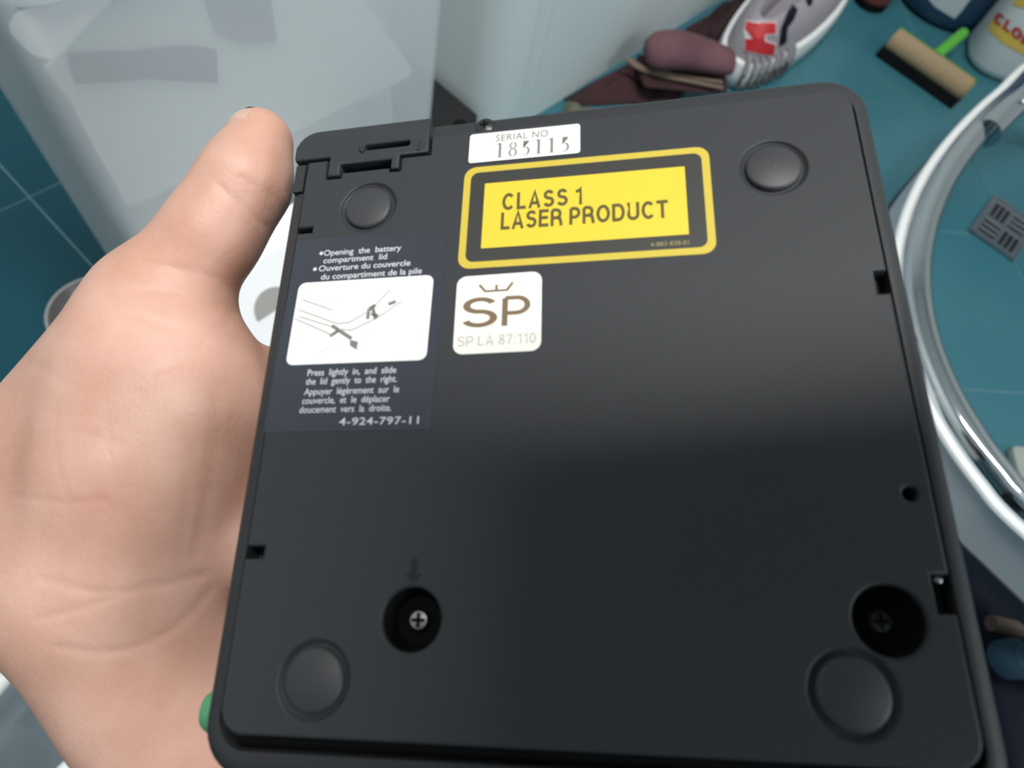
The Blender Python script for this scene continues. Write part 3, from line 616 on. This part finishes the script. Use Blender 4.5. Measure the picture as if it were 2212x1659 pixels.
for k_ in (int(len(pathl)*.30), int(len(pathl)*.70), int(len(pathl)*.86)):
    p_ = pathl[k_]; obj('leg', *tube([p_+[0, 0, -.012], p_+outn[k_]*.01+[0, 0, -.1], p_+outn[k_]*.02+[0, 0, -ZR+.001]], .011, 12), M['chrome'], stool)
kk = int(np.argmin(np.linalg.norm(path[:, :2]-on_floor(2165, 238, ZR)[:2], axis=1)))
seg_ = [pathl[(kk+i) % len(pathl)]-outn[(kk+i) % len(pathl)]*.006+[0, 0, .004] for i in range(-5, 6)]
obj('joint_sleeve', *tube(seg_, .0165, 16), M['chrome'], stool)
rv = pathl[kk]-outn[kk]*.010; obj('rivet', *lathe([(.0001, .012), (.005, .012), (.005, .0215), (.003, .0240), (.0001, .0245)], 16, rv[0], rv[1]), M['chrome'], stool).location = (0, 0, ZR)

# ------------------------------------------------------------------ printing projected on to curved things
from mathutils.bvhtree import BVHTree
def bvh_of(o):
    bpy.context.view_layer.update(); mw = o.matrix_world; me_ = o.data
    return BVHTree.FromPolygons([mw@v.co for v in me_.vertices], [tuple(p.vertices) for p in me_.polygons])
def on_surface(tree, px, py, off):
    d = Vector(nz(ray(px, py))); h = tree.ray_cast(Vector(CAM), d)
    if h[0] is None: return None
    n = h[1] if h[1].dot(d) < 0 else -h[1]; return h[0]+n*off
def decal(name, target, tree, V2, faces, off, m, parent, thick=0):
    P = [on_surface(tree, x, y, off) for x, y in V2]
    if all(p is None for p in P): return None
    keep = [f for f in faces if all(P[i] is not None for i in f)]
    used = sorted({i for f in keep for i in f}); rm = {i: k for k, i in enumerate(used)}
    inv = parent.matrix_world.inverted()
    return obj(name, [inv@P[i] for i in used], [tuple(rm[i] for i in f) for f in keep], m, parent, smooth=60)
def grid_poly(P, n=8):          # star-shaped polygon as a fan of small rings round its centre
    c = np.mean(np.array(P, float), 0); V, Fc = [], []
    Q = []
    for a, b in zip(P, P[1:]+P[:1]):
        for k in range(4): Q.append(np.array(a)+(np.array(b)-np.array(a))*k/4)
    m_ = len(Q)
    for i in range(1, n+1):
        for q in Q: V.append(tuple(c+(q-c)*i/n))
    V.append(tuple(c))
    for i in range(n-1):
        for j in range(m_): Fc.append((i*m_+j, i*m_+(j+1) % m_, (i+1)*m_+(j+1) % m_, (i+1)*m_+j))
    for j in range(m_): Fc.append((n*m_, j, (j+1) % m_))
    return V, Fc

# ------------------------------------------------------------------ cleaning things at the top right
M['blue_plastic'] = mat('bottle_blue', (.020, .055, .115), .3); M['white_plastic'] = mat('bottle_white', (.66, .70, .72), .35); M['cap'] = mat('cap_blue', (.03, .10, .30), .4)
M['lab_pale'] = mat('label_pale', (.50, .56, .58), .5); M['red'] = mat('label_red', (.48, .035, .03), .5); M['lab_yellow'] = mat('label_orange', (.72, .50, .10), .5)
M['tan'] = mat('foam_tan', (.36, .265, .155), .85, bump=(240, .5, .002)); M['tan2'] = mat('foam_end', (.36, .26, .10), .85); M['lime'] = mat('lime_plastic', (.10, .45, .05), .35); M['black_rubber'] = mat('black_rubber', (.004, .006, .007), .9, spec=.1)
def away(p): d = nz([p[0], p[1], 0]); return d
q = on_floor(2024, 84); cb = q+away(q)*.090+np.array([-.026, .030, 0])
jug = empty('detergent_bottle', (cb[0], cb[1], 0)); tag(jug, 'dark blue cleaner bottle with pale label behind the squeegee', 'bottle')
jb = obj('bottle_body', *lathe([(.0001, .001), (.078, .001), (.088, .012), (.090, .03), (.090, .17), (.083, .20), (.05, .245), (.025, .26), (.022, .28), (.0001, .281)], 40), M['blue_plastic'], jug, smooth=50)
obj('cap', *lathe([(.0001, .279), (.028, .279), (.028, .315), (.024, .32), (.0001, .32)], 24), M['cap'], jug)
tr = bvh_of(jb)
decal('label', jb, tr, *grid_poly([(1996, -14), (2020, 14), (2062, 40), (2078, 22), (2100, -8), (2130, -50), (2060, -90), (2030, -50)]), .0012, M['lab_pale'], jug)
q = on_floor(2152, 168); cb = q+away(q)*.064+np.array([-.006, -.012, 0])
jug2 = empty('bleach_bottle', (cb[0], cb[1], 0), math.atan2(-cb[1], -cb[0])+math.radians(90+24)); tag(jug2, 'white bleach bottle with red lettering on a yellow label', 'bottle')
sx, sy = .082, .062
wb = obj('bottle_body', *loft([[(x, y, z) for x, y in rr(-sx*k_, -sy*k_, sx*k_, sy*k_, rad*k_, 7)] for z, k_, rad in ((.001, .86, .045), (.006, .95, .045), (.016, 1.0, .045), (.17, 1.0, .045), (.20, .93, .045), (.235, .6, .045), (.25, .34, .045), (.275, .32, .045))]), M['white_plastic'], jug2, smooth=50)
obj('cap', *lathe([(.0001, .27), (.026, .27), (.026, .305), (.022, .31), (.0001, .31)], 24), M['cap'], jug2)
tr = bvh_of(wb)
decal('label_field', wb, tr, *grid_poly([(2134, 62), (2142, 42), (2160, 48), (2200, 82), (2240, 112), (2236, 132), (2200, 112), (2165, 92)]), .0010, M['lab_yellow'], jug2)
decal('label_spot', wb, tr, *grid_poly([(2188, 12), (2196, -6), (2225, 0), (2240, 16), (2215, 18)]), .0010, M['lab_yellow'], jug2)
Vt, Ft = stroke_text('CLOROX', .24, .10); xs = max(v[0] for v in Vt); ex, ey = np.array([118, 92])/xs, np.array([11, -21])
decal('lettering', wb, tr, [tuple(np.array([2146, 45])+ex*v[0]+ey*v[1]) for v in Vt], Ft, .0018, M['red'], jug2)
# squeegee
p0, p1 = on_floor(1924, 88, .02), on_floor(2084, 199, .02); mid_ = (p0+p1)/2; dr_ = nz(p1-p0); sn_ = np.array([-dr_[1], dr_[0], 0])
if sn_@away(mid_) < 0: sn_ = -sn_
sq = empty('squeegee', (mid_[0], mid_[1], 0)); tag(sq, 'tan foam squeegee with black blade and green handle on the teal floor', 'squeegee')
hl = np.linalg.norm(p1-p0)/2
hd = obj('foam_head', *tube([-dr_*hl+[0, 0, .024], -dr_*hl*.97+[0, 0, .024], dr_*hl*.97+[0, 0, .024], dr_*hl+[0, 0, .024]], [.0165, .0185, .0185, .0165], 18), M['tan'], sq)
obj('end_disc', *tube([dr_*hl*.99+[0, 0, .024], dr_*(hl+.003)+[0, 0, .024]], [.0155, .0145], 18), M['tan2'], hd)
obj('rubber_blade', *loft([[dr_*s_*hl*1.04+sn_*o_+[0, 0, z_] for o_, z_ in ((-.026, .001), (.004, .001), (.004, .010), (-.020, .014))] for s_ in (-1, 1)]), M['black_rubber'], sq, smooth=0)
obj('green_holder', *loft([[dr_*s_*hl*1.03+sn_*o_+[0, 0, z_] for o_, z_ in ((.010, .004), (.022, .004), (.021, .012), (.014, .036), (.006, .043))] for s_ in (-1, 1)]), M['lime'], sq, smooth=0)
hx = on_floor(2078, 74, .045)-[mid_[0], mid_[1], 0]
obj('handle', *tube([sn_*.008+[0, 0, .034], sn_*.02+[0, 0, .038], hx*.6+[0, 0, .016], hx*1.02], [.011, .0095, .009, .009], 14), M['lime'], sq)

# ------------------------------------------------------------------ shoes and cloth in front of the grey tub
M['cloth_brown'] = mat('cloth_brown', (.020, .010, .010), .9, noise=(14, (.060, .016, .022), .5)); M['cloth_olive'] = mat('cloth_olive', (.11, .11, .07), .9, noise=(20, (.17, .17, .13), .5))
M['mauve'] = mat('mauve_foam', (.09, .032, .045), .75, noise=(16, (.19, .09, .10), .6)); M['sole_grey'] = mat('sole_grey', (.26, .25, .26), .8)
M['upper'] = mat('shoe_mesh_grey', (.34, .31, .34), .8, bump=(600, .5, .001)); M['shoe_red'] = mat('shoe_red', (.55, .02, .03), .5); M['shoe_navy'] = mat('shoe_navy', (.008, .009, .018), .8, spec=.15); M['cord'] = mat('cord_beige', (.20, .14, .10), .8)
def crumple(name, pix, m, label, amp, n=26, seed=1):          # a creased cloth lying on the floor, outline as four corners
    rs = np.random.RandomState(seed); A_, B_, C_, D_ = [on_floor(*p) for p in pix]; ph_ = rs.rand(6, 4)*6.28; V_ = []
    for i in range(n):
        for j in range(n):
            u, v = i/(n-1), j/(n-1); u2, v2 = u+.03*math.sin(7*v+ph_[0, 0]), v+.03*math.sin(6*u+ph_[0, 1]); p = A_*(1-u2)*(1-v2)+B_*u2*(1-v2)+C_*u2*v2+D_*(1-u2)*v2
            e_ = min(u, 1-u, v, 1-v); hgt = sum(abs(math.sin((k_+2)*(u*math.cos(ph_[k_, 2])+v*math.sin(ph_[k_, 2]))*3+ph_[k_, 3])) for k_ in range(1, 6))/5
            V_.append((p[0], p[1], .002+amp*hgt*min(1, e_*7+.15)))
    top = V_; bot = [(x, y, .0006) for x, y, z in V_]; N_ = n*n; Fc = []
    for i in range(n-1):
        for j in range(n-1):
            q_ = (i*n+j, i*n+j+1, (i+1)*n+j+1, (i+1)*n+j); Fc += [q_, tuple(x+N_ for x in q_[::-1])]
    ed = [j for j in range(n)]+[i*n+n-1 for i in range(1, n)]+[N_-1-j for j in range(1, n)]+[(n-1-i)*n for i in range(1, n-1)]
    for a_, b_ in zip(ed, ed[1:]+ed[:1]): Fc.append((a_, b_, b_+N_, a_+N_))
    return tag(obj(name, top+bot, Fc, m, smooth=80), label, 'cloth')
crumple('brown_cloth', [(1228, 216), (1592, 4), (1628, -22), (1450, 250)], M['cloth_brown'], 'dark brown crumpled cloth under the slipper beside the sneaker', .022, 30, 3)
crumple('olive_cloth', [(1190, 285), (1226, 226), (1300, 262), (1290, 300)], M['cloth_olive'], 'olive crumpled cloth at the foot of the grey tub', .02, 18, 5)
# slipper
s0, s1 = on_floor(1392, 118, .06), on_floor(1582, 136, .06); sp_path = catmull([s0+[0, 0, .0], s0*.7+s1*.3+[0, 0, .012], s0*.35+s1*.65+[0, 0, .008], s1], 6)
sl_c = (s0+s1)/2; slp = empty('slipper', (sl_c[0], sl_c[1], 0)); tag(slp, 'mauve soft slipper with rounded toe, left of the sneaker', 'slipper')
k_ = len(sp_path)-1
obj('slipper_upper', *tube([p-[sl_c[0], sl_c[1], 0] for p in sp_path], [.012 if i in (0, k_) else (.017+.016*math.sin(math.pi*min(1, .35+.62*i/k_))**.6)*min(1, .62+.12*i) for i in range(k_+1)], 18, flat=.62), M['mauve'], slp, smooth=70)
obj('slipper_sole', *tube([p*[1, 1, 0]+[0, 0, .034]-[sl_c[0], sl_c[1], 0] for p in sp_path], [.034 if 0 < i < k_ else .02 for i in range(k_+1)], 16, flat=.2), M['cloth_brown'], slp, smooth=70)
# beige cord lying over the cloth
tag(obj('beige_cord', *merge(tube(catmull([on_floor(x, y, .045) for x, y in ((1352, 128), (1385, 150), (1440, 166), (1500, 178), (1560, 190))], 6), .0028, 8), tube(catmull([on_floor(x, y, .047) for x, y in ((1358, 126), (1392, 147), (1445, 160), (1505, 170), (1560, 178))], 6), .0025, 8)), M['cord']), 'beige cord lying across the brown cloth', 'cord')
# sneaker
e0_, e1_ = on_floor(1856, -4), on_floor(1716, 138); xd = nz(e1_-e0_); yd = np.array([-xd[1], xd[0], 0])
if yd@np.array([1, 0, 0]) > 0: yd = -yd            # towards the shoe's far side (left in the photo)
shoe = empty('sneaker'); shoe.matrix_world = Matrix(((xd[0], -yd[0], 0, e0_[0]), (xd[1], -yd[1], 0, e0_[1]), (0, 0, 1, 0), (0, 0, 0, 1))) if np.cross(xd, -yd)[2] > 0 else Matrix(((xd[0], yd[0], 0, e0_[0]), (xd[1], yd[1], 0, e0_[1]), (0, 0, 1, 0), (0, 0, 0, 1)))
sgn = -1 if np.cross(xd, -yd)[2] > 0 else 1
tag(shoe, 'white soled grey sneaker with red letter patch and ribbed sole edge', 'shoe')
def outline(inset, z, lift=0):
    P = []; Ls, Ws = .42, .118
    for k_ in range(48):
        t_ = 2*math.pi*k_/48; cx2 = math.cos(t_); sy2 = math.sin(t_)
        x = Ls/2-(Ls/2-inset)*math.copysign(abs(cx2)**.75, cx2); hw = (Ws/2-inset)*(1-.10*math.cos(2*math.pi*x/Ls))
        y = Ws/2+hw*math.copysign(abs(sy2)**.65, sy2); P.append((x, sgn*y, z))
    return P
obj('midsole', *loft([outline(.006, .001), outline(.001, .006), outline(-.002, .03), outline(.001, .043), outline(.008, .046)]), M['sole'], shoe, smooth=50)
ups = obj('shoe_upper', *loft([outline(.007, .044), outline(.010, .06), outline(.017, .078), outline(.028, .092), outline(.038, .096), outline(.044, .085), outline(.044, .06)], False, True), M['upper'], shoe, smooth=60)
ro = np.array(catmull(outline(-.003, 0), 6, True)); ro = ro[(ro[:, 0] > .17)]; ro = ro[np.argsort(np.arctan2((ro[:, 1]*sgn-.0575), ro[:, 0]-.17))]
ro = ro[(ro[:, 1]*sgn < .05)]; al = np.concatenate([[0], np.cumsum(np.linalg.norm(np.diff(ro, axis=0), axis=1))])
for i in range(8):
    k_ = int(np.argmin(np.abs(al-(.150+.0150*i)))); p_ = ro[k_]; tn = nz(ro[min(k_+2, len(ro)-1)]-ro[k_-2]); nn = np.array([-tn[1], tn[0], 0]); nn = nn if nn@(np.array([.17, sgn*.0575, 0])-p_) > 0 else -nn
    obj('sole_rib', *tube([p_+nn*.006+[0, 0, .004], p_-nn*.0004+[0, 0, .012], p_-nn*.0008+[0, 0, .034], p_+nn*.005+[0, 0, .047], p_+nn*.018+[0, 0, .055]], .0046, 8), M['sole_grey'], shoe)
tr = bvh_of(ups)
HP = [(1629, 50), (1673, 51), (1673, 73), (1651, 74), (1650, 88), (1673, 95), (1669, 120), (1610, 109), (1611, 83), (1628, 83), (1629, 66), (1611, 65), (1614, 48)]
def tri(P):                     # triangulate and refine a 2D outline
    b_ = bmesh.new(); f_ = b_.faces.new([b_.verts.new((*p, 0)) for p in P]); bmesh.ops.triangulate(b_, faces=[f_]); bmesh.ops.subdivide_edges(b_, edges=b_.edges[:], cuts=7, use_grid_fill=True)
    b_.verts.index_update(); V_ = [(v.co.x, v.co.y) for v in b_.verts]; Fc = [tuple(v.index for v in f.verts) for f in b_.faces]; b_.free(); return V_, Fc
hc = np.mean(np.array(HP), 0)
def grown(P, d):
    out = []; n = len(P); area = sum(P[i][0]*P[(i+1) % n][1]-P[(i+1) % n][0]*P[i][1] for i in range(n)); sg = 1 if area > 0 else -1
    for i in range(n):
        a_, b_, c_ = np.array(P[i-1]), np.array(P[i]), np.array(P[(i+1) % n]); u_, v_ = nz(b_-a_), nz(c_-b_); n1, n2 = np.array([u_[1], -u_[0]])*sg, np.array([v_[1], -v_[0]])*sg
        mm = n1+n2; out.append(tuple(b_+d*mm/max(.5, (1+n1@n2))))
    return out
decal('patch_edge', ups, tr, *tri(grown(HP, 2.6)), .0016, M['sole'], shoe); decal('letter_patch', ups, tr, *tri(HP), .0028, M['shoe_red'], shoe)
decal('dark_stripe', ups, tr, *tri([(1702, 22), (1712, 10), (1722, 22), (1712, 45), (1700, 60), (1697, 92), (1682, 100), (1686, 60)]), .0016, M['shoe_navy'], shoe)
decal('dark_stripe', ups, tr, *tri([(1738, 0), (1756, -6), (1752, 10), (1746, 14)]), .0016, M['shoe_navy'], shoe)
# small red cup at the sneaker's end
q = on_floor(1862, 22); M['brick'] = mat('brick_red', (.22, .05, .04), .5)
rc_ = empty('red_pot', (q[0]+.012, q[1]+.03, 0)); tag(rc_, 'small brick red pot with black foot beyond the sneaker', 'pot')
obj('pot_body', *lathe([(.0001, .012), (.028, .012), (.034, .03), (.034, .06), (.030, .06), (.028, .03), (.0001, .02)], 24), M['brick'], rc_); obj('pot_foot', *lathe([(.0001, .001), (.030, .001), (.030, .013), (.0001, .013)], 24), M['black_rubber'], rc_)

# ------------------------------------------------------------------ right edge and lower corners
M['mat_grey'] = mat('mat_grey', (.30, .33, .30), .7, noise=(30, (.36, .39, .35), .5)); M['blue_cloth'] = mat('cloth_blue', (.012, .045, .075), .8); M['wood'] = mat('wood_brown', (.10, .07, .055), .6, noise=(40, (.14, .09, .07), .6))
q = on_floor(2168, 968); obj_ = plate('grey_mat', [rr(0, -.14, .16, 0, .008, 4)], .001, .012, M['mat_grey'], None, .002); obj_.location = (q[0], q[1], 0); obj_.rotation_euler = (0, 0, math.radians(12)); tag(obj_, 'small grey mat on the floor inside the stool frame', 'mat')
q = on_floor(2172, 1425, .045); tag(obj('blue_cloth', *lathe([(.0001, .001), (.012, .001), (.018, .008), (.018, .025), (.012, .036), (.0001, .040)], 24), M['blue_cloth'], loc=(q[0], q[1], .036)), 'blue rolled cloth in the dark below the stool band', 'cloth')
crumple('stool_shade_sheet', [(2050, 1260), (2140, 1200), (2520, 1440), (2300, 2050)], M['shoe_navy'], 'dark navy sheet added as the shade below the stool band', .03, 18, 9)  # dark sheet laid where the floor is only shaded by the stool
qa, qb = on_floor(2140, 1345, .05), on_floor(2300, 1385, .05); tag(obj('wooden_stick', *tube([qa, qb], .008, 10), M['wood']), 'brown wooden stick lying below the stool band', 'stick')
q = on_floor(222, 700); M['bowl'] = mat('bowl_steel', (.45, .42, .40), .25, .9)
tag(obj('steel_bowl', *lathe([(.0001, .001), (.028, .001), (.037, .01), (.042, .022), (.044, .022), (.044, .024), (.041, .024), (.035, .012), (.026, .004), (.0001, .004)], 36), M['bowl'], loc=(q[0]+.0, q[1], 0)), 'round steel bowl peeking out behind the thumb base', 'bowl')
q = on_floor(-10, 815); M['pale_box'] = mat('pale_box', (.62, .62, .68), .5)
tag(obj('pale_box', *loft([[(x, y, z) for x, y in rr(-.11, -.10, .0, .0, .008, 3)] for z in (.001, .05)]), M['pale_box'], loc=(q[0]+.012, q[1]-.005, 0)), 'pale plastic box at the left edge below the dark tiles', 'box')
M['tray'] = mat('tray_metal', (.38, .42, .45), .22, .85, noise=(9, (.20, .24, .27), .7), bump=(10, .12, .02))
tc_ = on_floor(60, 1540); tray = empty('metal_tray', (tc_[0], tc_[1], 0), math.radians(38)); tag(tray, 'shiny grey metal tray on the floor below the wrist', 'tray')
obj('tray_pan', *loft([[(x, y, z) for x, y in rr(-wx_, -wy_, wx_, wy_, .02, 5)] for wx_, wy_, z in ((.10, .11, .001), (.125, .135, .03), (.13, .14, .03), (.13, .14, .033), (.12, .13, .031), (.10, .11, .006))]), M['tray'], tray)
for i, (pa, pb) in enumerate((((-70, 1560), (42, 1428)), ((120, 1740), (222, 1640)), ((60, 1740), (150, 1652)))):
    qa, qb = on_floor(*pa, .045), on_floor(*pb, .045)
    tag(obj('white_rod', *tube([qa, qb], .006 if i < 2 else .005, 12), M['sole']), ['white rod crossing the metal tray just below the wrist', 'white rod at the bottom edge touching the forearm', 'short white rod at the bottom edge, left of its neighbour'][i], 'rod', 'white rods over the metal tray')
